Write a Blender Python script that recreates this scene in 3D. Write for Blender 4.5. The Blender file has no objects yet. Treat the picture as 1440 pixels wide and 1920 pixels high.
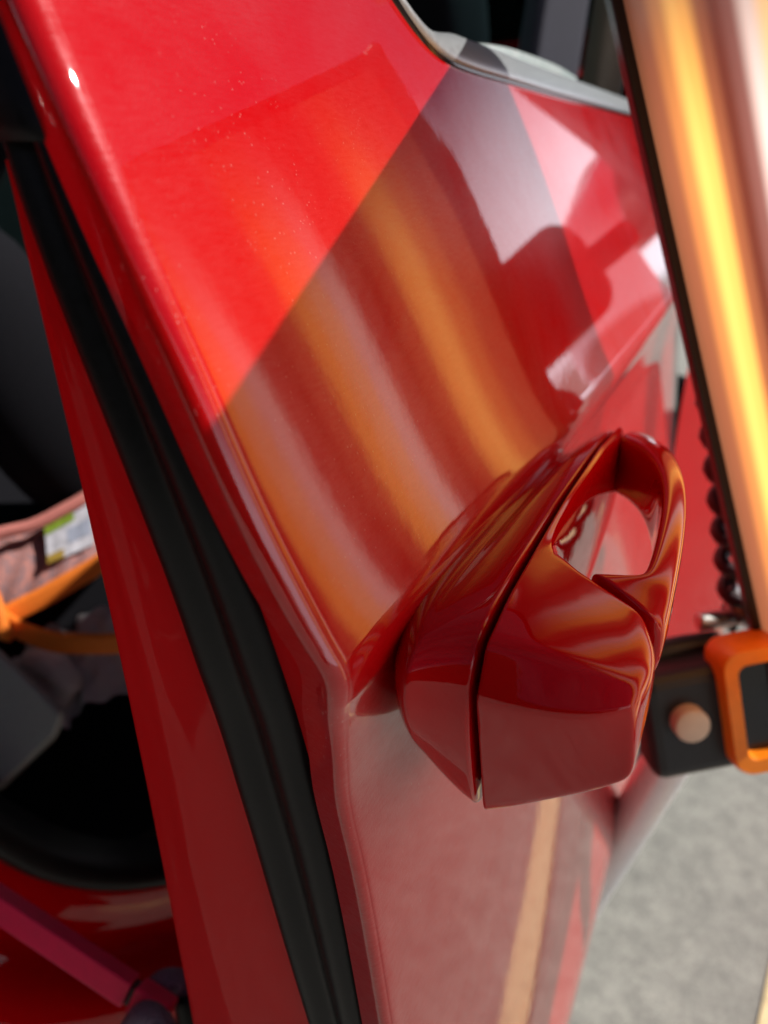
import bpy, bmesh, math, random
from mathutils import Vector, Matrix
random.seed(7)
scene = bpy.context.scene
R = math.radians
EYE = 1.08                      # height of the camera above the asphalt

# ------------------------------------------------------------------ camera
cam_d = bpy.data.cameras.new('camera'); cam = bpy.data.objects.new('camera', cam_d)
scene.collection.objects.link(cam); scene.camera = cam
cam.location = (0, 0, EYE); cam.rotation_euler = (R(65.4), 0, R(25.6))
cam_d.sensor_fit = 'VERTICAL'; cam_d.sensor_height = 34.6; cam_d.sensor_width = 25.95; cam_d.lens = 26
cam_d.clip_start = 0.01; cam_d.clip_end = 2000
cam_d.dof.use_dof = True; cam_d.dof.focus_distance = 0.272; cam_d.dof.aperture_fstop = 6.8

# ------------------------------------------------------------------ sky and sun
SUN = Vector((1.0, 0.4834, 1.181)).normalized()
sun_el = math.asin(SUN.z); sun_az = math.atan2(SUN.x, SUN.y)
world = bpy.data.worlds.new('World'); scene.world = world; world.use_nodes = True
wn = world.node_tree; wn.nodes.clear()
w_out = wn.nodes.new('ShaderNodeOutputWorld'); w_bg = wn.nodes.new('ShaderNodeBackground')
w_sky = wn.nodes.new('ShaderNodeTexSky'); w_sky.sky_type = 'NISHITA'; w_sky.sun_disc = False
w_sky.sun_elevation = sun_el; w_sky.sun_rotation = sun_az; w_sky.air_density = 0.22; w_sky.dust_density = 0.03
w_tc = wn.nodes.new('ShaderNodeTexCoord'); w_map = wn.nodes.new('ShaderNodeMapping')
w_map.inputs['Scale'].default_value = (1.0, 1.0, 2.6)
w_no = wn.nodes.new('ShaderNodeTexNoise'); w_no.inputs['Scale'].default_value = 2.6; w_no.inputs['Detail'].default_value = 7
w_no.inputs['Roughness'].default_value = .55; w_no.inputs['Distortion'].default_value = .6
w_rp = wn.nodes.new('ShaderNodeValToRGB'); w_rp.color_ramp.elements[0].position = .40; w_rp.color_ramp.elements[1].position = .66
w_rp.color_ramp.elements[1].color = (.9, .9, .9, 1)
w_mx = wn.nodes.new('ShaderNodeMix'); w_mx.data_type = 'RGBA'
w_mx.inputs['B'].default_value = (26.0, 25.2, 27.2, 1)
w_sp = wn.nodes.new('ShaderNodeSeparateXYZ'); w_el = wn.nodes.new('ShaderNodeMapRange')     # cloud cover thins out with height
w_el.inputs['From Min'].default_value = .13; w_el.inputs['From Max'].default_value = .36; w_el.inputs['To Min'].default_value = .80; w_el.inputs['To Max'].default_value = .0
w_ad = wn.nodes.new('ShaderNodeMath'); w_ad.operation = 'MULTIPLY_ADD'; w_ad.inputs[1].default_value = .04; w_ad.use_clamp = True
wn.links.new(w_tc.outputs['Generated'], w_map.inputs['Vector']); wn.links.new(w_map.outputs[0], w_no.inputs['Vector'])
wn.links.new(w_tc.outputs['Generated'], w_sp.inputs[0]); wn.links.new(w_sp.outputs['Z'], w_el.inputs['Value'])
wn.links.new(w_no.outputs['Fac'], w_rp.inputs[0]); wn.links.new(w_rp.outputs[0], w_ad.inputs[0]); wn.links.new(w_el.outputs[0], w_ad.inputs[2])
wn.links.new(w_ad.outputs[0], w_mx.inputs['Factor'])
wn.links.new(w_sky.outputs[0], w_mx.inputs['A']); wn.links.new(w_mx.outputs['Result'], w_bg.inputs['Color'])
w_bg.inputs['Strength'].default_value = 0.066
wn.links.new(w_bg.outputs[0], w_out.inputs[0])
sun_d = bpy.data.lights.new('sun', 'SUN'); sun = bpy.data.objects.new('sun', sun_d); scene.collection.objects.link(sun)
sun_d.energy = 4.1; sun_d.angle = R(0.55); sun_d.color = (1, .95, .88)
sun.rotation_euler = (-SUN).to_track_quat('-Z', 'Y').to_euler()
scene.view_settings.view_transform = 'Standard'; scene.view_settings.look = 'None'
scene.view_settings.exposure = 0.33; scene.view_settings.gamma = 1
scene.view_settings.use_curve_mapping = False
scene.cycles.max_bounces = 10; scene.cycles.glossy_bounces = 6; scene.cycles.use_denoising = True

# ------------------------------------------------------------------ materials
def new_mat(name):
    m = bpy.data.materials.new(name); m.use_nodes = True
    return m, m.node_tree, m.node_tree.nodes['Principled BSDF']
def noise(nt, scale, detail=4, rough=.5, vec=None, dist=0):
    n = nt.nodes.new('ShaderNodeTexNoise'); n.inputs['Scale'].default_value = scale
    n.inputs['Detail'].default_value = detail; n.inputs['Roughness'].default_value = rough; n.inputs['Distortion'].default_value = dist
    if vec is None:
        tc = nt.nodes.new('ShaderNodeTexCoord'); vec = tc.outputs['Object']
    nt.links.new(vec, n.inputs['Vector']); return n
def ramp(nt, src, stops):
    r = nt.nodes.new('ShaderNodeValToRGB'); e = r.color_ramp.elements
    while len(e) < len(stops): e.new(1.0)
    for k, (p, c) in enumerate(stops):
        e[k].position = p; e[k].color = (*c, 1) if len(c) == 3 else c
    nt.links.new(src, r.inputs[0]); return r
def bump(nt, b, src, strength, dist=.001, sock='Normal'):
    k = nt.nodes.new('ShaderNodeBump'); k.inputs['Strength'].default_value = strength; k.inputs['Distance'].default_value = dist
    nt.links.new(src, k.inputs['Height']); nt.links.new(k.outputs[0], b.inputs[sock]); return k
def plain(name, col, rough=.5, metal=0, spec=.5, grain=None, var=.12, coat=0, bumpd=.0004):
    m, nt, b = new_mat(name)
    b.inputs['Roughness'].default_value = rough; b.inputs['Metallic'].default_value = metal
    b.inputs['Specular IOR Level'].default_value = spec; b.inputs['Coat Weight'].default_value = coat
    b.inputs['Coat Roughness'].default_value = .06
    n = noise(nt, grain or 60, 5, .6)
    lo = tuple(c * (1 - var) for c in col); hi = tuple(min(1, c * (1 + var)) for c in col)
    r = ramp(nt, n.outputs['Fac'], [(.3, lo), (.7, hi)]); nt.links.new(r.outputs[0], b.inputs['Base Color'])
    r2 = ramp(nt, n.outputs['Fac'], [(.3, (rough * .85,) * 3), (.75, (min(1, rough * 1.2),) * 3)])
    nt.links.new(r2.outputs[0], b.inputs['Roughness'])
    if grain: bump(nt, b, n.outputs['Fac'], .5, bumpd)
    return m
def car_paint(name, col, scratches=False):
    m, nt, b = new_mat(name)
    b.inputs['Base Color'].default_value = (*col, 1)
    b.inputs['Roughness'].default_value = .36 if scratches else .3; b.inputs['Specular IOR Level'].default_value = .0
    b.inputs['Specular Tint'].default_value = (1, .55, .6, 1)
    b.inputs['Coat Weight'].default_value = 1; b.inputs['Coat IOR'].default_value = 1.63 if scratches else 1.45
    tc = nt.nodes.new('ShaderNodeTexCoord')
    # fine orange peel in the clear coat, dust and wear in its gloss
    peel = noise(nt, 170, 2, .4, tc.outputs['Object'])
    bump(nt, b, peel.outputs['Fac'], .05, .0004, 'Coat Normal')
    flake = noise(nt, 900, 3, .75, tc.outputs['Object'])
    bump(nt, b, flake.outputs['Fac'], .22, .0006)
    dust = noise(nt, 9, 6, .65, tc.outputs['Object'])
    r = ramp(nt, dust.outputs['Fac'], [(.35, (.012,) * 3), (.75, (.05,) * 3)])
    nt.links.new(r.outputs[0], b.inputs['Coat Roughness'])
    if scratches:
        # polishing haze: patchy, finely streaked dull film over the clear coat
        mh = nt.nodes.new('ShaderNodeMapping'); mh.inputs['Rotation'].default_value = (.7, .1, .2); mh.inputs['Scale'].default_value = (260, 160, 900)
        nt.links.new(tc.outputs['Object'], mh.inputs['Vector'])
        h1 = noise(nt, 13, 4, .6, tc.outputs['Object'], .8); h2 = noise(nt, 1, 3, .7, mh.outputs[0])
        q1 = ramp(nt, h1.outputs['Fac'], [(.34, (.12,) * 3), (.66, (1,) * 3)]); q2 = ramp(nt, h2.outputs['Fac'], [(.32, (.35,) * 3), (.70, (1,) * 3)])
        hm = nt.nodes.new('ShaderNodeMath'); hm.operation = 'MULTIPLY'; nt.links.new(q1.outputs[0], hm.inputs[0]); nt.links.new(q2.outputs[0], hm.inputs[1])
        hs = nt.nodes.new('ShaderNodeMath'); hs.operation = 'MULTIPLY'; hs.inputs[1].default_value = .50; nt.links.new(hm.outputs[0], hs.inputs[0]); nt.links.new(hs.outputs[0], b.inputs['Specular IOR Level'])
        # hair scratches and dust specks lying on the clear coat
        mp = nt.nodes.new('ShaderNodeMapping'); mp.inputs['Rotation'].default_value = (.5, .2, .3); mp.inputs['Scale'].default_value = (40, 40, 5)
        nt.links.new(tc.outputs['Object'], mp.inputs['Vector'])
        v = nt.nodes.new('ShaderNodeTexVoronoi'); v.inputs['Scale'].default_value = 14; nt.links.new(mp.outputs[0], v.inputs['Vector'])
        v2 = nt.nodes.new('ShaderNodeTexVoronoi'); v2.inputs['Scale'].default_value = 330; nt.links.new(tc.outputs['Object'], v2.inputs['Vector'])
        s1 = ramp(nt, v.outputs['Distance'], [(.05, (1,) * 3), (.10, (0,) * 3)])
        s2 = ramp(nt, v2.outputs['Distance'], [(.05, (1,) * 3), (.09, (0,) * 3)])
        mk = ramp(nt, noise(nt, 22, 3, .6, tc.outputs['Object']).outputs['Fac'], [(.44, (0,) * 3), (.62, (1,) * 3)])
        a = nt.nodes.new('ShaderNodeMath'); a.operation = 'MAXIMUM'; nt.links.new(s1.outputs[0], a.inputs[0]); nt.links.new(s2.outputs[0], a.inputs[1])
        c = nt.nodes.new('ShaderNodeMath'); c.operation = 'MULTIPLY'; nt.links.new(a.outputs[0], c.inputs[0]); nt.links.new(mk.outputs[0], c.inputs[1])
        mx = nt.nodes.new('ShaderNodeMix'); mx.data_type = 'RGBA'
        mx.inputs['A'].default_value = (*col, 1); mx.inputs['B'].default_value = (.62, .30, .28, 1)
        mm = nt.nodes.new('ShaderNodeMath'); mm.operation = 'MULTIPLY'; mm.inputs[1].default_value = .8
        nt.links.new(c.outputs[0], mm.inputs[0]); nt.links.new(mm.outputs[0], mx.inputs['Factor'])
        nt.links.new(mx.outputs['Result'], b.inputs['Base Color'])
    return m
RED = (.50, .0005, .003)
M = {}
M['paint'] = car_paint('red_clearcoat_paint_worn', RED, True)
M['paint_clean'] = car_paint('red_clearcoat_paint', RED)
M['jamb'] = car_paint('red_jamb_paint', (.64, .0006, .004))
jb = M['jamb'].node_tree.nodes['Principled BSDF']; jb.inputs['Coat Weight'].default_value = .22; jb.inputs['Roughness'].default_value = .55; jb.inputs['Specular IOR Level'].default_value = .12
M['rubber'] = plain('black_rubber', (.005, .0045, .0055), .38, 0, .22, 500, .3, 0, .0001)
M['gap'] = plain('black_gap', (.004, .004, .004), .8, 0, .2)
M['trim'] = plain('satin_grey_belt_trim', (.36, .385, .40), .36, .45, .6, 300, .06, 0, .00005)
M['gloss_black'] = plain('gloss_black_trim', (.008, .008, .009), .12, 0, .5)
M['frame_black'] = plain('black_aluminium_frame', (.014, .013, .013), .38, .2, .5, 400, .2, 0, .0001)
M['frame_maroon'] = plain('dark_maroon_frame', (.055, .008, .014), .3, .2, .5, 200, .2, .4, .0001)
M['silver'] = plain('silver_painted_tube', (.78, .80, .83), .30, .10, .5, 250, .06, 0, .00004)
M['cast'] = plain('cast_silver', (.55, .55, .53), .34, .9, .5, 120, .15, 0, .0004)
M['orange'] = plain('orange_plastic', (.92, .25, .010), .34, 0, .5, 60, .1, 0, .0002)
M['block'] = plain('black_hard_plastic', (.014, .016, .021), .4, 0, .5, 400, .2, 0, .0002)
M['cream'] = plain('cream_plastic', (.66, .56, .44), .45, 0, .4, 90, .06, 0, .0001)
M['screen'] = plain('dark_tinted_panel', (.012, .014, .022), .12, 0, .5)
M['interior'] = plain('black_cabin_trim', (.004, .004, .005), .75, 0, .2, 200, .3, 0, .0003)
M['seat'] = plain('charcoal_seat_fabric', (.012, .012, .015), .9, 0, .05, 700, .35, 0, .0006)
M['beige'] = plain('beige_pillar_trim', (.20, .17, .12), .6, 0, .3, 300, .08, 0, .0002)
M['grey_fabric'] = plain('grey_fabric', (.48, .48, .49), .9, 0, .1, 900, .3, 0, .0006)
M['grey_foam'] = plain('grey_textured_plastic', (.32, .34, .32), .6, 0, .4, 900, .2, 0, .0004)
M['strap'] = plain('orange_webbing', (.90, .22, .025), .62, 0, .3, 400, .15, 0, .0003)
M['pinkbar'] = plain('bright_red_anodised_bar', (.95, .008, .095), .5, 0, .5, 100, .08, .3, .0001)
def tint_glass(name, col):
    m, nt, b = new_mat(name); nt.nodes.remove(b); out = nt.nodes['Material Output']
    t = nt.nodes.new('ShaderNodeBsdfTransparent'); t.inputs[0].default_value = (*col, 1); gl = nt.nodes.new('ShaderNodeBsdfGlossy'); gl.inputs['Roughness'].default_value = .02
    fr_ = nt.nodes.new('ShaderNodeFresnel'); fr_.inputs[0].default_value = 1.45; mx = nt.nodes.new('ShaderNodeMixShader')
    nt.links.new(fr_.outputs[0], mx.inputs[0]); nt.links.new(t.outputs[0], mx.inputs[1]); nt.links.new(gl.outputs[0], mx.inputs[2]); nt.links.new(mx.outputs[0], out.inputs[0]); return m
M['tint'] = tint_glass('green_tinted_glass', (.55, .80, .78))
M['glass_dark'] = plain('dark_window_glass', (.006, .008, .009), .03, 0, .7)

def weave_mat(name, a, b_, scale=900):
    m, nt, b = new_mat(name)
    tc = nt.nodes.new('ShaderNodeTexCoord')
    ck = nt.nodes.new('ShaderNodeTexChecker'); ck.inputs['Scale'].default_value = scale
    ck.inputs['Color1'].default_value = (*a, 1); ck.inputs['Color2'].default_value = (*b_, 1)
    nt.links.new(tc.outputs['Object'], ck.inputs['Vector']); nt.links.new(ck.outputs['Color'], b.inputs['Base Color'])
    b.inputs['Roughness'].default_value = .85; bump(nt, b, ck.outputs['Fac'], .6, .0005); return m
M['weave'] = weave_mat('grey_woven_grip', (.30, .25, .32), (.10, .085, .12))
M['mesh'] = weave_mat('orange_grey_mesh', (.62, .25, .20), (.22, .17, .20), 420)

def asphalt_mat():
    m, nt, b = new_mat('asphalt')
    tc = nt.nodes.new('ShaderNodeTexCoord'); v = tc.outputs['Object']
    big = noise(nt, 2.2, 5, .6, v); mid = noise(nt, 28, 6, .7, v); fine = noise(nt, 260, 4, .8, v)
    r1 = ramp(nt, fine.outputs['Fac'], [(.28, (.22, .225, .212)), (.5, (.36, .366, .345)), (.74, (.52, .525, .49))])
    r2 = ramp(nt, mid.outputs['Fac'], [(.3, (.70, .70, .69)), (.7, (1.16, 1.15, 1.12))])
    r3 = ramp(nt, big.outputs['Fac'], [(.3, (.86, .86, .86)), (.7, (1.1, 1.1, 1.08))])
    cur = r1.outputs[0]
    for r in (r2, r3):
        mx = nt.nodes.new('ShaderNodeMix'); mx.data_type = 'RGBA'; mx.blend_type = 'MULTIPLY'; mx.inputs['Factor'].default_value = 1
        nt.links.new(cur, mx.inputs['A']); nt.links.new(r.outputs[0], mx.inputs['B']); cur = mx.outputs['Result']
    nt.links.new(cur, b.inputs['Base Color']); b.inputs['Roughness'].default_value = .92; b.inputs['Specular IOR Level'].default_value = .25
    bump(nt, b, fine.outputs['Fac'], .8, .004); return m
M['asphalt'] = asphalt_mat()
def line_mat():
    m, nt, b = new_mat('worn_yellow_paint')
    n = noise(nt, 60, 6, .75)
    r = ramp(nt, n.outputs['Fac'], [(.30, (.52, .42, .25)), (.5, (.78, .64, .36)), (.8, (.82, .69, .42))])
    nt.links.new(r.outputs[0], b.inputs['Base Color']); b.inputs['Roughness'].default_value = .8; bump(nt, b, n.outputs['Fac'], .5, .002); return m
M['line'] = line_mat()
def leaf_mat():
    m, nt, b = new_mat('tree_leaves'); n = noise(nt, 1.2, 4)
    r = ramp(nt, n.outputs['Fac'], [(.3, (.03, .055, .02)), (.7, (.09, .14, .04))]); nt.links.new(r.outputs[0], b.inputs['Base Color'])
    b.inputs['Roughness'].default_value = .6; return m
M['leaf'] = leaf_mat(); M['bark'] = plain('bark', (.10, .075, .055), .9, 0, .2, 20, .3, 0, .01)

def lamp_mat(width):
    # LED diffuser: warm rows of light, amber on one side of each row and white on the other
    m, nt, b = new_mat('led_diffuser')
    tc = nt.nodes.new('ShaderNodeTexCoord'); sp = nt.nodes.new('ShaderNodeSeparateXYZ'); nt.links.new(tc.outputs['Object'], sp.inputs[0])
    mr = nt.nodes.new('ShaderNodeMapRange'); mr.inputs['From Min'].default_value = 0; mr.inputs['From Max'].default_value = width
    nt.links.new(sp.outputs['X'], mr.inputs['Value'])
    dk = (.08, .022, .011); lo = (.24, .08, .03); amb = (1.0, .46, .085); pea = (.95, .56, .26); wht = (.74, .58, .50)
    st = [(0, (.17, .060, .026)), (.016, (.20, .072, .030)), (.032, (.50, .19, .05)), (.049, (1.0, .50, .11)), (.057, (.95, .44, .09)), (.072, lo), (.083, dk)]
    for c in (.131, .208, .285):
        st += [(c - .036, (.16, .07, .055)), (c - .022, wht), (c - .010, pea), (c + .004, amb), (c + .018, lo), (c + .029, dk)]
    st += [(.345, wht), (width, amb)]
    r = ramp(nt, mr.outputs[0], [(min(1, p / width), c) for p, c in st])
    r.color_ramp.interpolation = 'EASE'
    b.inputs['Base Color'].default_value = (.35, .3, .26, 1); b.inputs['Roughness'].default_value = .5
    fd = nt.nodes.new('ShaderNodeMapRange'); fd.interpolation_type = 'SMOOTHSTEP'; nt.links.new(sp.outputs['Y'], fd.inputs['Value'])   # rows start a little below the top edge
    fd.inputs['From Min'].default_value = .0; fd.inputs['From Max'].default_value = .145; fd.inputs['To Min'].default_value = .12; fd.inputs['To Max'].default_value = 1.6
    nt.links.new(r.outputs[0], b.inputs['Emission Color']); nt.links.new(fd.outputs[0], b.inputs['Emission Strength'])
    return m

# ------------------------------------------------------------------ builders
def obj(name, verts, faces, mat, parent=None, origin=(0, 0, 0), smooth=True, sub=0, crease=None, bevel=0, autosm=None):
    """one mesh object; verts are given relative to the eye, origin is the object's own origin (same space)"""
    me = bpy.data.meshes.new(name); o3 = Vector(origin)
    me.from_pydata([tuple(Vector(v) - o3) for v in verts], [], faces); me.update()
    bm = bmesh.new(); bm.from_mesh(me); bmesh.ops.recalc_face_normals(bm, faces=bm.faces)
    if crease:
        cl = bm.edges.layers.float.get('crease_edge') or bm.edges.layers.float.new('crease_edge')
        for e in bm.edges:
            c = crease(e.verts[0].co + o3, e.verts[1].co + o3, e)
            if c: e[cl] = c
    bm.to_mesh(me); bm.free()
    if smooth:
        for p in me.polygons: p.use_smooth = True
    me.materials.append(mat)
    o = bpy.data.objects.new(name, me); scene.collection.objects.link(o)
    if parent is not None:
        o.parent = parent; o.location = o3 - parent['_o3'] if False else o3 - ORIG[parent.name]
    else:
        o.location = o3 + Vector((0, 0, EYE))
    ORIG[o.name] = o3
    if bevel:
        bv = o.modifiers.new('bevel', 'BEVEL'); bv.width = bevel; bv.segments = 3; bv.limit_method = 'ANGLE'; bv.angle_limit = R(35)
    if sub:
        s = o.modifiers.new('sub', 'SUBSURF'); s.levels = sub; s.render_levels = sub
    if autosm:
        me.set_sharp_from_angle(angle=R(autosm))
    return o
ORIG = {}
def thing(name, label, cat, origin, group=None):
    o = bpy.data.objects.new(name, None); scene.collection.objects.link(o); o3 = Vector(origin)
    o.location = o3 + Vector((0, 0, EYE)); ORIG[o.name] = o3; o.empty_display_size = .05
    tag(o, label, cat, group); return o
def tag(o, label, cat, group=None):
    o['label'] = label; o['category'] = cat
    if group: o['group'] = group
    return o
def interp(tab, x):
    if x <= tab[0][0]: return tab[0][1]
    for (a, va), (b, vb) in zip(tab, tab[1:]):
        if x <= b:
            t = (x - a) / (b - a); return va + (vb - va) * t
    return tab[-1][1]
def smooth_interp(tab, x):
    """Catmull-Rom through the table (monotone keys)"""
    n = len(tab)
    if x <= tab[0][0]: return tab[0][1]
    if x >= tab[-1][0]: return tab[-1][1]
    for i in range(n - 1):
        if x <= tab[i + 1][0]:
            x0, y0 = tab[max(0, i - 1)]; x1, y1 = tab[i]; x2, y2 = tab[i + 1]; x3, y3 = tab[min(n - 1, i + 2)]
            t = (x - x1) / (x2 - x1); h = x2 - x1
            m1 = (y2 - y0) / (x2 - x0) * h; m2 = (y3 - y1) / (x3 - x1) * h
            t2, t3 = t * t, t * t * t
            return (2 * t3 - 3 * t2 + 1) * y1 + (t3 - 2 * t2 + t) * m1 + (-2 * t3 + 3 * t2) * y2 + (t3 - t2) * m2
def grid_faces(nr, nc, closed_c=False, closed_r=False):
    f = []
    for r in range(nr if closed_r else nr - 1):
        for c in range(nc if closed_c else nc - 1):
            r2 = (r + 1) % nr; c2 = (c + 1) % nc
            f.append((r * nc + c, r * nc + c2, r2 * nc + c2, r2 * nc + c))
    return f
def loft(rings, caps=True):
    v = [p for r in rings for p in r]; n = len(rings[0])
    f = grid_faces(len(rings), n, closed_c=True)
    if caps:
        f.append(tuple(range(n))[::-1]); b = (len(rings) - 1) * n; f.append(tuple(range(b, b + n)))
    return v, f
def spline(pts, n):
    out = []; P = [Vector(p) for p in pts]; m = len(P)
    for k in range(n + 1):
        s = k / n * (m - 1); i = min(int(s), m - 2); t = s - i
        p0, p1, p2, p3 = P[max(0, i - 1)], P[i], P[i + 1], P[min(m - 1, i + 2)]
        out.append(.5 * ((2 * p1) + (p2 - p0) * t + (2 * p0 - 5 * p1 + 4 * p2 - p3) * t * t + (3 * p1 - p0 - 3 * p2 + p3) * t ** 3))
    return out
def sweep(path, prof, up=(0, 0, 1), scale=None, closed=True):
    """profile points (a, b): a along the side vector, b along the up-ish vector"""
    rings = []
    for i, p in enumerate(path):
        t = (path[min(i + 1, len(path) - 1)] - path[max(i - 1, 0)]).normalized()
        s = t.cross(Vector(up)).normalized(); u = s.cross(t).normalized()
        k = scale(i / (len(path) - 1)) if scale else 1
        rings.append([p + s * a * k + u * b * k for a, b in prof])
    return loft(rings)
def circle(r, n=16, flat=1):
    return [(r * math.cos(2 * math.pi * k / n), r * flat * math.sin(2 * math.pi * k / n)) for k in range(n)]
def rrect(w, h, r, seg=4):
    out = []
    for cx, cy, a0 in ((w / 2 - r, h / 2 - r, 0), (-w / 2 + r, h / 2 - r, 90), (-w / 2 + r, -h / 2 + r, 180), (w / 2 - r, -h / 2 + r, 270)):
        for k in range(seg + 1):
            a = R(a0 + 90 * k / seg); out.append((cx + r * math.cos(a), cy + r * math.sin(a)))
    return out
def box(c, half, ax=None):
    ax = ax or (Vector((1, 0, 0)), Vector((0, 1, 0)), Vector((0, 0, 1))); c = Vector(c)
    v = [c + ax[0] * half[0] * sx + ax[1] * half[1] * sy + ax[2] * half[2] * sz for sx in (-1, 1) for sy in (-1, 1) for sz in (-1, 1)]
    f = [(0, 1, 3, 2), (4, 6, 7, 5), (0, 4, 5, 1), (2, 3, 7, 6), (0, 2, 6, 4), (1, 5, 7, 3)]
    return v, f
def extrude(outline, dvec):
    n = len(outline); d = Vector(dvec)
    v = [Vector(p) for p in outline] + [Vector(p) + d for p in outline]
    f = [tuple(range(n))[::-1], tuple(range(n, 2 * n))] + [(k, (k + 1) % n, n + (k + 1) % n, n + k) for k in range(n)]
    return v, f

# ================================================================== SETTING
g = obj('ground', [(-60, -60, -EYE), (60, -60, -EYE), (60, 120, -EYE), (-60, 120, -EYE)], [(0, 1, 2, 3)], M['asphalt'], smooth=False)
g['kind'] = 'structure'
LINE_A, LINE_B = Vector((.181, .7145, -EYE + .004)), Vector((.2415, 1.135, -EYE + .004)); LW = .022
dl = (LINE_B - LINE_A).normalized(); sl = Vector((dl.y, -dl.x, 0)) * LW
vv = []; nL = 60
for k in range(nL + 1):
    p = LINE_A + dl * (k / nL * 4.2 - .5)
    vv += [p - sl * (1 + random.uniform(-.05, .05)), p + sl * (1 + random.uniform(-.05, .05))]
ln = obj('parking_line', vv, grid_faces(nL + 1, 2), M['line'], smooth=False); ln['kind'] = 'structure'

# ================================================================== THE CAR
HINGE = Vector((-.13, .86, 0)); U = Vector((.46, .888, 0)).normalized(); V = Vector((-U.y, U.x, 0))
def bodyp(a, b, z): return HINGE + U * a + V * b + Vector((0, 0, z))
car = thing('parked_car', 'glossy red car with its door swung open towards the camera', 'car', (-.3, .9, -EYE))

# ---- open door: outer skin
SECT = [(-0.8, -0.095), (-0.74, -0.068), (-0.7, -0.049), (-0.65, -0.0395), (-0.6, -0.0452), (-0.55, -0.0509), (-0.5, -0.0566), (-0.45, -0.0623), (-0.4, -0.068), (-0.35, -0.0737), (-0.3, -0.0794), (-0.26, -0.0839), (-0.23, -0.0874), (-0.21, -0.0896), (-0.195, -0.0922), (-0.18, -0.0919), (-0.165, -0.0908), (-0.15, -0.0892)]
ZR, XR = -.135, -.0855                       # the ridge of the door at handle height
def skin_x(z, y=.15):
    dz = max(0, z - ZR); up = XR - .405 * (z - ZR) - .55 * max(0, z + .06) ** 2 - .0040 * (1 - math.exp(-dz / .022)) + .0040 * min(1, dz / .20)
    lo = smooth_interp(SECT, z)
    k = .0045                                # small radius on the ridge
    d = z - ZR
    t = min(1, max(0, (d + k * 2) / (k * 4)))
    if z < -.150 + 1e-6: x = lo
    elif d < -k * 2: x = lo + (XR - lo) * 0 if z <= -.15 else -.0892 + (XR + .0008 + .0892) * (z + .15) / (.15 + ZR)
    else: x = up
    if abs(d) < .009:                        # rounding: parabola under both slopes
        a, b_ = -.0892 + (XR + .0892) * (z + .15) / (.15 + ZR), up
        q = (d + .009) / .018; x = a * (1 - q) + b_ * q - .0004 + .0004 * math.cos((q - .5) * 2 * math.pi)
        x = min(a, b_) if False else (a * (1 - q) + b_ * q) - .0012 * (1 - (2 * q - 1) ** 2)
    yc = min(y, .52); return x + .0356 * (yc - .15) - .0559 * (yc - .15) ** 2 - .0058 * (y - yc)
EDGE = [(-.80, .20), (-.5, .175), (-.40, .170), (-.298, .168), (-.239, .1665), (-.20, .1635), (-.175, .161), (-.14, .154), (-.09, .148), (-.05, .1465), (0, .146), (.05, .150), (.10, .156), (.20, .176)]
def edge_y(z): return smooth_interp(EDGE, z)
TOP = [(.10, .20), (.335, .20), (.345, .135), (.352, .098), (.360, .073), (.370, .058), (.385, .048), (.405, .0435), (.44, .042), (.60, .0415), (1.0, .043)]
def top_z(y): return interp(TOP, y)
zrows = [-.80, -.77, -.74, -.70, -.66, -.62, -.58, -.54, -.50, -.46, -.42, -.38, -.35, -.32, -.30, -.28, -.26, -.24, -.22, -.205, -.19, -.175, -.165, -.157, -.152, -.148] + \
        [ZR + .009 * k / 4 for k in range(-5, 6)] + [-.118, -.11, -.10, -.09, -.08, -.07, -.06, -.05, -.045]
ROLL = .0065
def roll_at(z): return .0034 + .0031 * min(1, max(0, (z + .17) / .06))
fr = [0] * 0
cols = [('r', k) for k in (100, 90, 75, 60, 45, 30, 15, 0)] + [('y', y) for y in (.0, .006, .014, .024, .036, .05, .065, .08, .10, .12, .14, .16, .175, .188, .196, .203, .209, .216, .225, .24, .265, .30, .34, .38, .42, .46, .50, .54, .58, .62, .66, .68, .695)]
YEND = 1.06
verts = []
uprows = [k / 10 for k in range(1, 11)]
def skin_pt(c, zfun):
    kind, val = c
    z0 = zfun(.30)
    if kind == 'r':
        z = zfun(edge_y(z0)); ye = edge_y(z); a = R(90 - (100 - val) * 0) if False else R(val)
        rr_ = roll_at(z)
        if val == 100: return (skin_x(z) - rr_ - .010, ye + .0025, z)
        return (skin_x(z) - rr_ * (1 - math.cos(a)), ye + rr_ * (1 - math.sin(a)), z)
    ye = edge_y(zfun(.20)) + roll_at(zfun(.20))
    y = ye + .0005 + (YEND - ye) * (val / .695)
    z = zfun(y); return (skin_x(z, y), y, z)
rows = [(lambda zz: (lambda y: zz))(z) for z in zrows]
rows += [(lambda q: (lambda y: -.045 + (top_z(y) + .045) * q))(q) for q in uprows]
for rf in rows:
    for c in cols: verts.append(skin_pt(c, rf))
door = obj('door', verts, grid_faces(len(rows), len(cols)), M['paint'], car, origin=(-.10, .5, -.30), sub=2)
door['label'] = 'open glossy red front door, its upper half striped by the lamp reflection'

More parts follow.
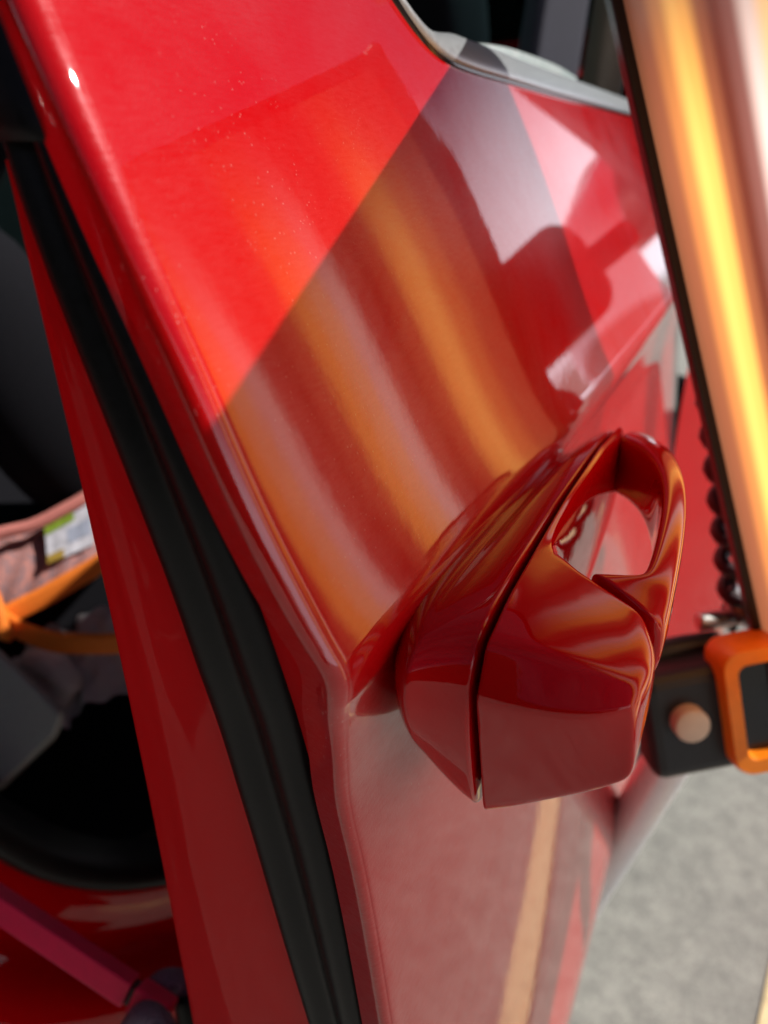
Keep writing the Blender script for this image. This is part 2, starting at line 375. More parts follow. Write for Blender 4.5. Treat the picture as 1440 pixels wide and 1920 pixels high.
# ---- door: inner shut face with its raised bead, behind the seal
SEAL_R = [(-0.8000, -0.0850), (-0.3803, -0.0840), (-0.3234, -0.0893), (-0.2741, -0.0951), (-0.2301, -0.1010), (-0.1894, -0.1065), (-0.1505, -0.1101), (-0.1182, -0.1150), (-0.0909, -0.1216), (-0.0670, -0.1295), (-0.0450, -0.1380), (-0.0243, -0.1461), (-0.0048, -0.1539), (0.0138, -0.1613), (0.0315, -0.1676), (0.1000, -0.1960), (0.2000, -0.2380)]
SEAL_L = [(-0.8000, -0.1050), (-0.4021, -0.1042), (-0.3472, -0.1178), (-0.2970, -0.1281), (-0.2509, -0.1364), (-0.2072, -0.1423), (-0.1665, -0.1462), (-0.1288, -0.1478), (-0.0984, -0.1523), (-0.0719, -0.1584), (-0.0481, -0.1654), (-0.0258, -0.1716), (-0.0051, -0.1768), (0.0144, -0.1808), (0.0328, -0.1823), (0.1000, -0.2120), (0.2000, -0.2520)]
INNER = [(-0.8000, -0.2600), (-0.4864, -0.1946), (-0.4419, -0.1931), (-0.4031, -0.1924), (-0.3684, -0.1922), (-0.3370, -0.1925), (-0.3078, -0.1927), (-0.2805, -0.1929), (-0.2548, -0.1931), (-0.2301, -0.1927), (-0.2059, -0.1914), (-0.1835, -0.1902), (-0.1607, -0.1868), (-0.1393, -0.1829), (-0.1211, -0.1810), (-0.1045, -0.1798), (-0.0893, -0.1791), (-0.0752, -0.1792), (-0.0621, -0.1798), (-0.0497, -0.1804), (-0.0378, -0.1810), (-0.0264, -0.1816), (-0.0156, -0.1822), (-0.0051, -0.1830), (0.0049, -0.1840), (0.0146, -0.1852), (0.0240, -0.1864), (0.1000, -0.2140), (0.2000, -0.2540)]
zz = [(-.78 + k * .02) for k in range(40)]
vs = []
for z in zz:
    xs = skin_x(z); yk = edge_y(z); ye = yk; xi = smooth_interp(INNER, z); xr = smooth_interp(SEAL_R, z); xl = smooth_interp(SEAL_L, z)
    w = max(.004, xl - xi); k = min(1, w / .03)
    vs += [(xs - .010, yk + .0045, z), (xs * .3 + xr * .7, yk * .3 + ye * .7 + .0055, z), (xr - .004, ye + .009, z), (xl + .004, ye + .0095, z), (xi + .75 * w, ye + .0085, z), (xi + .45 * w, ye + .0085, z), (xi + .40 * w, ye + .0085 - .0010 * k, z), (xi + .27 * w, ye + .0085 - .0010 * k, z),
           (xi + .22 * w, ye + .0083, z), (xi + .002, ye + .0082, z), (xi + .0006, ye + .0088, z), (xi, ye + .0105, z), (xi - .001, ye + .06, z), (xi - .002, ye + .12, z)]
obj('inner_panel', vs, grid_faces(len(zz), 14), M['jamb'], door, origin=(-.16, .16, -.3), sub=1)
# rubber seal along the shut face
prof = [(-.02, .010), (.0, .005), (.07, .0), (.20, -.0035), (.36, -.0030), (.47, .0008), (.56, .0016), (.66, -.0006), (.80, -.0026), (.93, -.0016), (1.0, .0030), (1.02, .010)]
zz = [(-.78 + k * .0165) for k in range(60)]
vs = []
for z in zz:
    ye = edge_y(z); xr = smooth_interp(SEAL_R, z); xl = smooth_interp(SEAL_L, z)
    vs += [(xr + (xl - xr) * a, ye + .005 + b, z) for a, b in prof]
obj('weather_seal', vs, grid_faces(len(zz), len(prof)), M['rubber'], door, origin=(-.12, .15, -.3), sub=2)
# black corner piece where the window frame begins
vs = []; zz = [.004, .006, .02, .06, .10, .15, .2]
for i, z in enumerate(zz):
    xs = skin_x(z); ye = edge_y(z); k = .002 if i == 0 else 0; xr = smooth_interp(SEAL_R, z)
    vs += [(xr + .001, ye + .009, z), (xr - .001, ye - .000 + k, z), (xr - .012, ye - .0020 + k, z), (xr - .030, ye - .0020 + k, z), (xr - .14, ye + .0, z), (xr - .145, ye + .02, z)]
obj('window_frame_corner', vs, grid_faces(len(zz), 6), M['rubber'], door, origin=(-.18, .15, .1), sub=1)
# belt trim along the window sill
bp = [(y, top_z(y)) for y in (.345, .352, .360, .370, .385, .405, .44, .50, .60, .70, .80, 1.055)]
bpath = spline([(skin_x(z, y) , y, z) for y, z in bp], 60)
def belt_ring(i):
    p = bpath[i]; t = (bpath[min(i + 1, 60)] - bpath[max(i - 1, 0)]).normalized()
    inn = Vector((-.62, 0, .78)); nrm = t.cross(inn).normalized()
    if nrm.x < 0: nrm = -nrm
    side = nrm.cross(t).normalized()
    if side.z + side.y * 0 < 0 and i > 8: side = -side
    if i <= 8 and side.y < 0: side = -side
    w = .004 + .021 * min(1, max(0, (p.y - .348) / .09)) ** .8
    pr = [(.0, -.002), (.0004, .0020), (.0016, .0032), (w * .3, .0042), (w * .65, .0036), (w * .93, .0012), (w, -.0022)]
    return [p + side * a + nrm * b for a, b in pr]
rings = [belt_ring(i) for i in range(61)]
obj('belt_trim', [q for r in rings for q in r], grid_faces(61, 7), M['trim'], door, origin=(-.16, .5, .045), sub=1)
vs = []
for i in range(61):
    a, b = rings[i][0], rings[i][1]; d = (rings[i][2] - rings[i][0]).normalized()
    vs += [a - d * .0026 + Vector((.0002, 0, 0)), a - d * .0020 + Vector((.0022, 0, 0)), a + d * .0012 + Vector((.0030, 0, 0)), a + d * .0026 + Vector((.0006, 0, 0))]
obj('belt_gasket', vs, grid_faces(61, 4), M['gloss_black'], door, origin=(-.16, .5, .045))
# lowered window pane: only its top edge stands out of the slot
v, f = [], []
gp = spline([(-.190, .50, .064), (-.192, .60, .071), (-.194, .74, .073), (-.195, .82, .070)], 20)
for p in gp: v += [p + Vector((.002, 0, -.03)), p + Vector((.002, 0, -.001)), p + Vector((.0012, 0, 0)), p + Vector((-.0012, 0, 0)), p + Vector((-.002, 0, -.001)), p + Vector((-.002, 0, -.03))]
mg, nt, b = new_mat('pane_edge_glass'); b.inputs['Base Color'].default_value = (.75, .85, .82, 1); b.inputs['Roughness'].default_value = .12
b.inputs['Transmission Weight'].default_value = .35; tcn = noise(nt, 80, 3); rr = ramp(nt, tcn.outputs['Fac'], [(.3, (.62, .72, .70)), (.7, (.80, .86, .84))]); nt.links.new(rr.outputs[0], b.inputs['Base Color'])
obj('window_pane', v, grid_faces(21, 6), mg, door, origin=(-.19, .6, .06))

# ---- door handle
HS = 1.22                                    # handle drawn at unit size, set at its distance
def cage(name, verts, faces, mat, origin, crease=None, sub=3):
    return obj(name, [Vector(p) * HS for p in verts], faces, mat, door, origin=Vector(origin) * HS, sub=sub, crease=(lambda a, b, e: crease(a / HS, b / HS, e)) if crease else None)
# pad pressed up from the door, outline in (y, z)
OUT = [(.1495, -.1230), (.1545, -.1095), (.170, -.1045), (.205, -.1020), (.26, -.1010), (.315, -.1030), (.345, -.1095), (.360, -.125), (.362, -.145), (.345, -.163), (.30, -.173), (.24, -.1775), (.185, -.1785), (.1645, -.1760), (.158, -.160), (.152, -.140)]
cy, cz = .255, -.140
def oring(x, dy, dz, shift=0):
    out = []
    for y, z in OUT:
        ny = y + dy * (1 if y < cy else -1) * min(1, abs(y - cy) / .09); nz = z + dz * (1 if z < cz else -1) * min(1, abs(z - cz) / .03)
        out.append((x, ny, nz + shift))
    return out
FOOT = [(.1425, -.122), (.1465, -.1125), (.166, -.108), (.205, -.109), (.26, -.112), (.315, -.116), (.340, -.121), (.352, -.130), (.352, -.142), (.335, -.151), (.295, -.156), (.24, -.159), (.185, -.159), (.163, -.156), (.153, -.147), (.1455, -.134)]
def mring(x, t): return [(x, a + (c - a) * t, b + (d - b) * t) for (a, b), (c, d) in zip(OUT, FOOT)]
def fring(x, k): return [(x, .25 + (c - .25) * (1 - (1 - k) * 1.3), -.135 + (d + .135) * k) for c, d in FOOT]
rg = [oring(-.0480, .0035, .0035), oring(-.0481, .0006, .0006), mring(-.0492, .02), mring(-.0530, .14), mring(-.0590, .50), mring(-.0635, .97), fring(-.0680, .97), fring(-.0725, .90), fring(-.0770, .80), fring(-.0860, .74)]
v, f = loft(rg)
def mount_crease(a, b, e):
    if abs(a.x - b.x) < .001 and abs(a.x + .0635) < .0008: return .45
    if abs(a.x - b.x) < .001 and abs(a.x + .0492) < .0008: return .5
    return 0
cage('handle_mount', v, f, M['paint_clean'], (-.065, .26, -.14), mount_crease)
v, f = loft([oring(-.0455, .0014, .0014), oring(-.0490, .0014, .0014)])
cage('handle_gasket', v, f, M['gap'], (-.047, .26, -.14), sub=2)
# fixed cap and back strip of the handle
top = {
 0: [(-.0464, .1495, -.1222), (-.0375, .1497, -.1220), (-.0270, .1508, -.1212), (-.0170, .1535, -.1200), (-.0100, .1590, -.1185)],
 1: [(-.0464, .1550, -.1085), (-.0375, .1570, -.1085), (-.0270, .1592, -.1100), (-.0170, .1612, -.1125), (-.0090, .1640, -.1155)],
 2: [(-.0464, .1720, -.1045), (-.0400, .1740, -.1052), (-.0270, .1740, -.1075), (-.0160, .1740, -.1098), (-.0072, .1740, -.1125)],
 3: [(-.0464, .2020, -.1025), (-.0425, .2045, -.1035), (-.0336, .1975, -.1055), (-.0190, .1905, -.1085), (-.0070, .1850, -.1110)],
}
bot = {
 0: [(-.0464, .1635, -.1725), (-.0375, .1630, -.1668), (-.0285, .1615, -.1590), (-.0150, .1597, -.1482), (-.0072, .1598, -.1405)],
 1: [(-.0464, .1690, -.1715), (-.0375, .1690, -.1660), (-.0280, .1680, -.1580), (-.0145, .1670, -.1470), (-.0070, .1670, -.1385)],
 2: [(-.0464, .1760, -.1710), (-.0400, .1760, -.1655), (-.0270, .1760, -.1570), (-.0145, .1755, -.1465), (-.0072, .1750, -.1335)],
 3: [(-.0464, .2020, -.1700), (-.0425, .2045, -.1660), (-.0336, .1975, -.1600), (-.0190, .1905, -.1500), (-.0070, .1850, -.1340)],
}
def two_layer(top, bot, cells, extra_top=None):
    vs = []; idx = {}
    for r in sorted(top):
        for c in range(len(top[r])):
            idx[('t', r, c)] = len(vs); vs.append(top[r][c]); idx[('b', r, c)] = len(vs); vs.append(bot[r][c])
    fs = []; cs = set(cells)
    for r, c in cells:
        fs.append((idx[('t', r, c)], idx[('t', r, c + 1)], idx[('t', r + 1, c + 1)], idx[('t', r + 1, c)]))
        fs.append((idx[('b', r, c)], idx[('b', r + 1, c)], idx[('b', r + 1, c + 1)], idx[('b', r, c + 1)]))
        for (dr, dc, a, b_) in ((-1, 0, (r, c), (r, c + 1)), (1, 0, (r + 1, c), (r + 1, c + 1)), (0, -1, (r, c), (r + 1, c)), (0, 1, (r, c + 1), (r + 1, c + 1))):
            if (r + dr, c + dc) not in cs:
                fs.append((idx[('t', *a)], idx[('t', *b_)], idx[('b', *b_)], idx[('b', *a)]))
    used = sorted({i for f in fs for i in f}); mp = {o: n for n, o in enumerate(used)}
    return [vs[i] for i in used], [tuple(mp[i] for i in f) for f in fs]
for r, y in ((4, .235), (5, .290), (6, .335), (7, .350)):
    dx = (0, 0, -.001, -.004)[r - 4]
    zt = (-.1005, -.1010, -.1060, -.1120)[r - 4]
    top[r] = [(-.0464, y, zt), (-.0424 + dx * .4, y, zt - .0008), (-.03, y, zt), (-.02, y, zt), (-.01, y, zt)]
    zb = (-.172, -.166, -.150, -.140)[r - 4]
    bot[r] = [(-.0464, y, zb), (-.0428 + dx * .4, y, zb), (-.03, y, zb), (-.02, y, zb), (-.01, y, zb)]
cells = [(r, c) for r in range(3) for c in range(4)] + [(r, 0) for r in range(3, 7)]
v, f = two_layer(top, bot, cells)
def cap_crease(a, b, e):
    if abs(a.x + .0464) < 1e-4 and abs(b.x + .0464) < 1e-4: return .93
    mid = (a + b) / 2; horiz = abs(a.z - b.z) < .018 and abs(a.x - b.x) > .004
    if horiz and mid.y < .158 and mid.z > -.1225 and mid.z < -.1185: return .55
    if horiz and mid.y < .1645 and mid.z > -.117: return .45
    if horiz and mid.z < -.13 and mid.y < .1640: return .66
    if abs(a.x - b.x) < .0045 and mid.x > -.0105 and mid.y < .1625: return .42
    if abs(a.x - b.x) < .003 and mid.x > -.0105 and mid.y < .175: return .35
    if mid.y > .18 and abs(a.x - b.x) > .003: return .75
    return 0
cage('handle_cap', v, f, M['paint_clean'], (-.03, .18, -.14), cap_crease, 4)
# pull grip, ring = inner top, outer top, outer bottom, inner bottom
GR = [((-.0328, .1988), (-.0072, .1868), -.1060, -.1105, -.137), ((-.0262, .2005), (-.0070, .1930), -.1062, -.1095, -.137), ((-.0182, .2020), (-.0070, .1990), -.1062, -.1085, -.137), ((-.0162, .2045), (-.0070, .2075), -.1058, -.1072, -.136),
      ((-.0163, .2240), (-.0074, .2260), -.1040, -.1055, -.135), ((-.0178, .2500), (-.0088, .2510), -.1028, -.1040, -.134), ((-.0216, .2740), (-.0120, .2790), -.1024, -.1038, -.133), ((-.0290, .2980), (-.0180, .3080), -.1035, -.1050, -.133),
      ((-.0370, .3130), (-.0270, .3320), -.1055, -.1070, -.134), ((-.0432, .3225), (-.0375, .3465), -.1080, -.1090, -.136), ((-.0455, .3270), (-.0450, .3520), -.1100, -.1110, -.137)]
rings = []
for (ix, iy), (ox, oy), zi, zo, zb in GR:
    mx, my = (ix + ox) / 2, (iy + oy) / 2
    rings.append([(ix, iy, zi - .001), (ix * .8 + ox * .2, iy * .8 + oy * .2, zi + .0006), (mx, my, (zi + zo) / 2 + .0008), (ix * .2 + ox * .8, iy * .2 + oy * .8, zo + .0002), (ox, oy, zo - .003),
                  (ox, oy, zb + .008), (ix * .2 + ox * .8, iy * .2 + oy * .8, zb), (ix * .8 + ox * .2, iy * .8 + oy * .2, zb), (ix, iy, zb + .006)])
v, f = loft(rings)
def grip_crease(a, b, e):
    if (a.y < .2 and b.y < .2 and abs((a - b).x) > .0) and len(e.link_faces) == 2 and any(len(q.verts) > 4 for q in e.link_faces): return .85
    return 0
cage('handle_grip', v, f, M['paint_clean'], (-.015, .26, -.12), grip_crease, 3)

# ---- car body round the door opening
ARC = [(-.98, .12), (-.88, -.06), (-.82, -.20), (-.77, -.33), (-.73, -.43), (-.69, -.510), (-.65, -.575), (-.59, -.630), (-.51, -.664), (-.40, -.678), (-.20, -.685), (-.02, -.685)]
arc = spline([(a, 0, z) for a, z in ARC], 60)
rings = []
for i, p in enumerate(arc):
    t = (arc[min(i + 1, 60)] - arc[max(i - 1, 0)]).normalized(); n = Vector((-t.z, 0, t.x))     # into the opening
    if n.z < 0: n = -n
    q = []
    for dn, db in ((.002, .075), (.001, .066), (.000, .060), (-.004, .054), (-.020, .051), (-.045, .049), (-.058, .040), (-.066, .020), (-.075, .006), (-.090, -.004), (-.13, -.010), (-.22, -.016), (-.34, -.020)):
        r = p + n * dn
        q.append(bodyp(r.x, db, max(r.z, -.95)))
    rings.append(q)
obj('body_side', [q for r in rings for q in r], grid_faces(61, 13), M['paint_clean'], car, origin=(-.35, .35, -.6), sub=1)
pr = [(.030, .082), (.026, .052), (.014, .040), (.002, .040), (-.004, .052), (-.002, .070)]
vs = []
for i, p in enumerate(arc):
    t = (arc[min(i + 1, 60)] - arc[max(i - 1, 0)]).normalized(); n = Vector((-t.z, 0, t.x))
    if n.z < 0: n = -n
    vs += [bodyp((p + n * dn).x, db, (p + n * dn).z) for dn, db in pr]
obj('body_seal', vs, grid_faces(61, 6), M['rubber'], car, origin=(-.35, .4, -.55), sub=1)
# round grey plug in the sill
pc = bodyp(-.745, -.002, -.545); ring = []
for r_, d_ in ((.001, .006), (.016, .006), (.021, .004), (.023, 0), (.023, -.01)):
    ring.append([pc - V * d_ + (U * math.cos(2 * math.pi * k / 24) + Vector((0, 0, 1)) * math.sin(2 * math.pi * k / 24)) * r_ for k in range(24)])
v, f = loft(ring); obj('sill_plug', v, f, plain('grey_rubber_plug', (.10, .08, .085), .4, 0, .5, 200), car, origin=pc, autosm=50)
vs = []; qz = [-.80, -.70, -.60, -.45, -.30, -.20, -.14, -.06, .02, .10]; qa = [-1.02 - .09 * k for k in range(14)]
for z in qz:
    for a in qa:
        dd = math.hypot(a + 1.42, (z + .72)); in_ = .10 * max(0, 1 - dd / .42) if z < -.30 else 0
        vs.append(bodyp(a, -.02 + .012 * (z + .3) + .10 * max(0, z + .12) + in_ + .05 * max(0, -1.3 - a), z))
obj('rear_quarter', vs, grid_faces(len(qz), 14), M['paint_clean'], car, origin=bodyp(-1.5, 0, -.3), sub=1)
wc = bodyp(-1.42, .02, -EYE + .355)
def wring(specs, n=40): return loft([[wc + V * d + (U * math.cos(2 * math.pi * k / n) + Vector((0, 0, 1)) * math.sin(2 * math.pi * k / n)) * r for k in range(n)] for r, d in specs])
v, f = wring([(.22, -.03), (.245, -.045), (.30, -.05), (.335, -.045), (.352, -.02), (.354, .08), (.352, .17), (.30, .19), (.22, .19)]); tyre = obj('wheel', v, f, M['rubber'], car, origin=wc)
v, f = wring([(.03, -.030), (.05, -.034), (.12, -.020), (.20, -.026), (.222, -.034), (.226, -.02), (.22, .1)]); obj('rim', v, f, M['cast'], tyre, origin=wc)
# front part: B-pillar, front door skin, window, front handle
def band(name, outline_ab, b0, b1, mat, sub=0, bevel=0):
    v, f = extrude([bodyp(a, b0, z) for a, z in outline_ab], V * (b1 - b0)); return obj(name, v, f, mat, car, origin=bodyp(outline_ab[0][0], b0, 0), smooth=False, bevel=bevel)
FT = [(.17, .070), (.30, .085), (.55, .085), (.80, .065), (1.05, .02), (1.25, -.08)]
vs = []; na = 18
for i in range(na):
    a = .17 + 1.08 * i / (na - 1); zt = smooth_interp(FT, a)
    for q, off in ((0, -.005), (.12, .004), (.30, .010), (.50, .0), (.68, .004), (.80, .008), (.88, -.004), (.94, -.024), (.98, -.060), (1.0, -.11)):
        z = -.74 + (zt + .74) * q; dd = math.hypot(a - .82, z + .72)
        vs.append(bodyp(a, .02 - off + .05 * max(0, a - .7) ** 2 + (.09 * max(0, 1 - dd / .42) if z < -.28 else 0), z))
obj('fender', vs, grid_faces(na, 10), M['paint_clean'], car, origin=bodyp(.6, 0, -.4), sub=2)
hv = []
for i in range(10):
    a = .42 + .85 * i / 9; zt = smooth_interp(FT, a)
    for j in range(9): hv.append(bodyp(a, .135 + 1.22 * j / 8, zt + .012 + .035 * math.sin(math.pi * j / 8)))
obj('hood', hv, grid_faces(10, 9), M['paint_clean'], car, origin=bodyp(.8, .7, 0), sub=1)
v, f = extrude([bodyp(.60, .17, .03), bodyp(.60, 1.36, .03), bodyp(.12, 1.28, .47), bodyp(.12, .25, .47)], Vector((0, 0, .006))); obj('windscreen', v, f, M['tint'], car, origin=bodyp(.4, .7, .2), smooth=False)
band('pillar', [(.09, -.68), (.14, -.68), (.165, .05), (.23, .48), (.18, .50), (.120, .05)], .05, .12, M['interior'], bevel=.006)
band('belt_cover', [(.040, -.60), (.14, -.60), (.145, .05), (.19, .47), (.12, .48), (.056, .05)], .215, .25, plain('slate_pillar_cover', (.05, .05, .068), .6, 0, .3, 200, .15, 0, .0002), bevel=.010)
band('pillar_trim', [(.045, -.58), (.112, -.58), (.128, .05), (.18, .46), (.13, .47), (.080, .05)], .13, .165, M['beige'], bevel=.012)
# mirror carried by the far end of the open door
MC = Vector((.048, .905, -.040)); rings = []
for dy, sc_ in ((-.030, .80), (-.034, .94), (-.020, 1.0), (.010, .98), (.035, .75), (.045, .35)):
    rings.append([MC + Vector((p * sc_, dy - .10 * p, q * sc_)) for p, q in rrect(.19, .125, .035)])
v, f = loft(rings); obj('side_mirror', v, f, M['paint_clean'], door, origin=MC, sub=1)
v, f = box(MC + Vector((-.100, .012, -.010)), (.040, .016, .016)); obj('mirror_arm', v, f, M['paint_clean'], door, origin=MC, smooth=False, bevel=.006)
# cabin: floor, far side with a window, roof, rear wall
def bx(name, a0, a1, b0, b1, z0, z1, mat, bevel=0):
    c = bodyp((a0 + a1) / 2, (b0 + b1) / 2, (z0 + z1) / 2)
    v, f = box(c, ((a1 - a0) / 2, (b1 - b0) / 2, (z1 - z0) / 2), (U, V, Vector((0, 0, 1)))); return obj(name, v, f, mat, car, origin=c, smooth=False, bevel=bevel)
bx('cabin_floor', -1.5, 1.6, .16, 1.45, -.74, -.69, M['interior'])
bx('far_side', -1.5, 1.6, 1.45, 1.50, -.74, .02, M['interior'])
bx('far_window', -1.15, .9, 1.465, 1.470, .02, .48, M['tint'])
bx('far_pillar', -.30, -.18, 1.44, 1.50, .02, .52, M['interior'])
bx('far_pillar', -1.5, -1.15, 1.44, 1.50, .02, .52, M['interior'])
bx('roof', -1.5, .14, .12, 1.48, .50, .54, M['paint_clean'], .02)
bx('headliner', -1.5, .12, .14, 1.46, .48, .497, M['beige'])
bx('rear_wall', -1.55, -1.5, .1, 1.5, -.74, .54, M['interior'])
def cushion(name, c, half, mat, parent, tilt=0, r=.4, sub=3):
    ax = (U, V, Vector((0, 0, 1)))
    v, f = box(c, half, ax)
    c = Vector(c)
    if tilt:
        m = Matrix.Rotation(tilt, 3, V); v = [c + m @ (q - c) for q in v]
    return obj(name, v, f, mat, parent, origin=c, sub=sub, crease=lambda a, b, e: r)
def seat(a, b, z, name):
    o = cushion(name, bodyp(a, b, z - .24), (.26, .25, .09), M['seat'], car, 0, .55)
    cushion('backrest', bodyp(a - .22, b, z + .03), (.075, .24, .30), M['seat'], o, R(-14), .5)
    cushion('headrest', bodyp(a - .31, b, z + .40), (.055, .135, .095), M['seat'], o, R(-10), .35)
    return o
seat(.44, .53, -.24, 'front_seat')
seat(-.50, .62, -.24, 'rear_seat')
s2 = cushion('seat_side_bolster', bodyp(-.52, .36, -.22), (.09, .07, .22), M['seat'], car, R(-18), .05)

# ================================================================== DENT LAMP
E = Vector((.3284, .1569, -.9314)).normalized(); W0 = Vector((.5452, -.8367, .0513)); W = (W0 - E * W0.dot(E)).normalized(); N = E.cross(W).normalized()
CORNER = Vector((-.1096, .4893, .1172)); LEN, WID = .482, .40
lamp = thing('dent_lamp', 'slim lamp board glowing amber and white in a black frame', 'lamp', CORNER + E * LEN + W * .2)
def lp(w, e, n): return CORNER + W * w + E * e + N * n
lm = Matrix((W, E, N)).transposed()
v = []; nx = 24
dv = [(w, e) for e in (.0, LEN) for w in [WID * k / nx for k in range(nx + 1)]]
me = bpy.data.meshes.new('diffuser'); me.from_pydata([(w, e, 0) for w, e in dv] + [(w, e, -.006) for w, e in dv], [], grid_faces(2, nx + 1)); me.materials.append(lamp_mat(WID))
dif = bpy.data.objects.new('diffuser', me); scene.collection.objects.link(dif); dif.parent = lamp
dif.matrix_local = Matrix.Translation(CORNER - ORIG[lamp.name]) @ lm.to_4x4(); ORIG[dif.name] = CORNER
def lbar(name, w0, w1, e0, e1, n0, n1, mat, bev=.0015):
    c = lp((w0 + w1) / 2, (e0 + e1) / 2, (n0 + n1) / 2)
    v, f = box(c, ((w1 - w0) / 2, (e1 - e0) / 2, (n1 - n0) / 2), (W, E, N)); return obj(name, v, f, mat, lamp, origin=c, smooth=False, bevel=bev)
fw = .010
lbar('frame_bar', -fw, -.0002, -fw, LEN + fw, -.012, .006, M['frame_black'])
lbar('frame_bar', WID + .0002, WID + fw, -fw, LEN + fw, -.012, .006, M['frame_black'])
lbar('frame_bar', 0, WID, -fw, -.0002, -.012, .0035, M['frame_black'])
lbar('frame_bar', 0, WID, LEN + .0002, LEN + fw, -.012, .0055, M['frame_black'])
lbar('frame_lip', -fw - .004, -fw - .0002, -fw - .004, LEN + fw + .004, -.016, .002, M['frame_black'])
lbar('frame_edge', -fw - .014, -fw - .0045, -fw - .004, LEN + fw + .012, -.020, -.004, M['frame_maroon'], .002)
lbar('frame_edge', -fw - .004, WID + fw, LEN + fw + .0003, LEN + fw + .012, -.020, -.004, M['frame_maroon'], .002)
lbar('back_panel', -fw, WID + fw, -fw, LEN + fw, -.024, -.0125, M['frame_maroon'])
# coiled cord behind the far edge
p0, p1 = Vector((-.028, .575, -.110)), Vector((.030, .602, -.340)); ax = (p1 - p0).normalized(); s_ = ax.cross(Vector((1, 0, 0))).normalized(); u_ = s_.cross(ax)
path = []; turns = 9
for k in range(turns * 14 + 1):
    t = k / (turns * 14); a = 2 * math.pi * turns * t
    path.append(p0.lerp(p1, t) + (s_ * math.cos(a) + u_ * math.sin(a)) * .008)
v, f = sweep(path, circle(.0062, 8), up=ax); obj('coiled_cord', v, f, plain('dark_red_cord', (.03, .006, .010), .4, 0, .5, 100), lamp, origin=p0)

# ================================================================== STAND
stand = thing('lamp_stand', 'silver tube stand with black and orange clamp below the lamp', 'stand', (-.075, .95, -EYE))
C0 = Vector((.004, .535, -.392)); cr = Vector((.902, .432, 0)); cu = Vector((-.10, .21, .97)).normalized(); cu = (cu - cr * cu.dot(cr)).normalized(); cf = cu.cross(cr)   # right, up, away
tilt = Matrix.Rotation(R(-12), 3, cf.normalized()); cr, cu = tilt @ cr, tilt @ cu
def sb(name, c, h, mat, bev): 
    v, f = box(c, h, (cr, cu, cf)); return obj(name, v, f, mat, stand, origin=c, smooth=False, bevel=bev)
sb('clamp_block', C0, (.036, .043, .022), M['block'], .010)
kr = []
for r_, d_ in ((.001, -.0125), (.0108, -.0125), (.0124, -.0118), (.0132, -.0100), (.0132, .004)):
    kr.append([C0 - cr * .006 - cf * .022 * (-1 if False else 1) + cu * .006 + cf * d_ + (cr * math.cos(2 * math.pi * k / 28) + cu * math.sin(2 * math.pi * k / 28)) * r_ for k in range(28)])
v, f = loft(kr); obj('clamp_knob', v, f, M['cream'], stand, origin=kr[0][0], autosm=32)
# orange jaw: a rounded frame with a dark panel in it, nearer than the block
C1 = C0 + cr * .060 - cf * .020 + cu * .010
def frame_ring(c, wo, ho, wi, hi, depth, mat, name):
    o = rrect(wo, ho, .014, 5); i = rrect(wi, hi, .007, 5); n = len(o); vs = []
    for loop, d in ((o, depth / 2 - .003), (o, -depth / 2 + .004), ([(a * .97, b * .97) for a, b in o], -depth / 2), ([(a * 1.05, b * 1.05) for a, b in i], -depth / 2), (i, -depth / 2 + .004), (i, depth / 2 - .003)):
        vs += [c + cr * a + cu * b + cf * d for a, b in loop]
    obj(name, vs, grid_faces(6, n, closed_c=True, closed_r=True), mat, stand, origin=c, autosm=38)
frame_ring(C1, .082, .100, .058, .072, .036, M['orange'], 'clamp_jaw')
sb('clamp_panel', C1 - cf * .004, (.0310, .0380, .003), M['screen'], .001)
sb('clamp_slot', C1 + cr * .004 - cf * .0065, (.009, .034, .003), plain('dark_maroon_slot', (.03, .004, .008), .4), .001)
sb('clamp_heel', C1 + cr * .022 - cu * .064 + cf * .006, (.026, .018, .014), M['orange'], .008)
sb('clamp_grip', C1 + cr * .040 + cu * .056 + cf * .012, (.026, .012, .014), M['orange'], .008)
v, f = sweep(spline([C0 - cr * .050 + cu * .055 + cf * .010, C0 - cr * .046 + cu * .045, C0 - cr * .043 + cu * .030], 10), circle(.006, 12), up=cf); obj('clamp_spring', v, f, M['orange'], stand, origin=C0)
# silver casting with its wing lever
wpts = lambda *p: [C0 + cr * (a + .017) + cu * (b - .006) + cf * d for a, b, d in p]
v, f = sweep(spline(wpts((.098, .018, .030), (.075, .044, .030), (.050, .066, .030), (.040, .090, .030)), 16), circle(.010, 14), up=cf, scale=lambda t: 1.9 - 1.25 * t); obj('wing_lever', v, f, M['cast'], stand, origin=C0)
v, f = sweep(spline(wpts((.050, .062, .030), (.030, .064, .028), (.012, .066, .026)), 10), circle(.0075, 12), up=cf); obj('lever_bolt', v, f, M['cast'], stand, origin=C0)
v, f = sweep(spline(wpts((-.053, .042, .02), (-.017, .050, .02), (.023, .048, .02)), 10), circle(.010, 14), up=cf); obj('clamp_rod', v, f, M['block'], stand, origin=C0)
# tubes
def tube(name, a, b, r, mat, par, n=20):
    v, f = sweep([Vector(a).lerp(Vector(b), k / 6) for k in range(7)], circle(r, n), up=(1, 0, .01)); return obj(name, v, f, mat, par, origin=a, autosm=60)
tube('leg_tube', (.010, .570, -.420), (-.099, .803, -1.060), .0215, M['silver'], stand)
tube('leg_tube', (.00, .660, -.470), (-.03, 1.35, -1.060), .018, M['silver'], stand)
for a in ((-.099, .803, -1.062), (-.03, 1.35, -1.062)):
    v, f = loft([[Vector(a) + Vector((r_ * math.cos(k * math.pi / 10), r_ * math.sin(k * math.pi / 10), dz)) for k in range(20)] for r_, dz in ((.034, -.018), (.034, -.004), (.028, .008))])
    obj('foot', v, f, M['block'], stand, origin=a, autosm=50)
tube('mast', C0 + Vector((.02, .05, -.05)), (.008, .62, -.45), .013, M['silver'], stand)

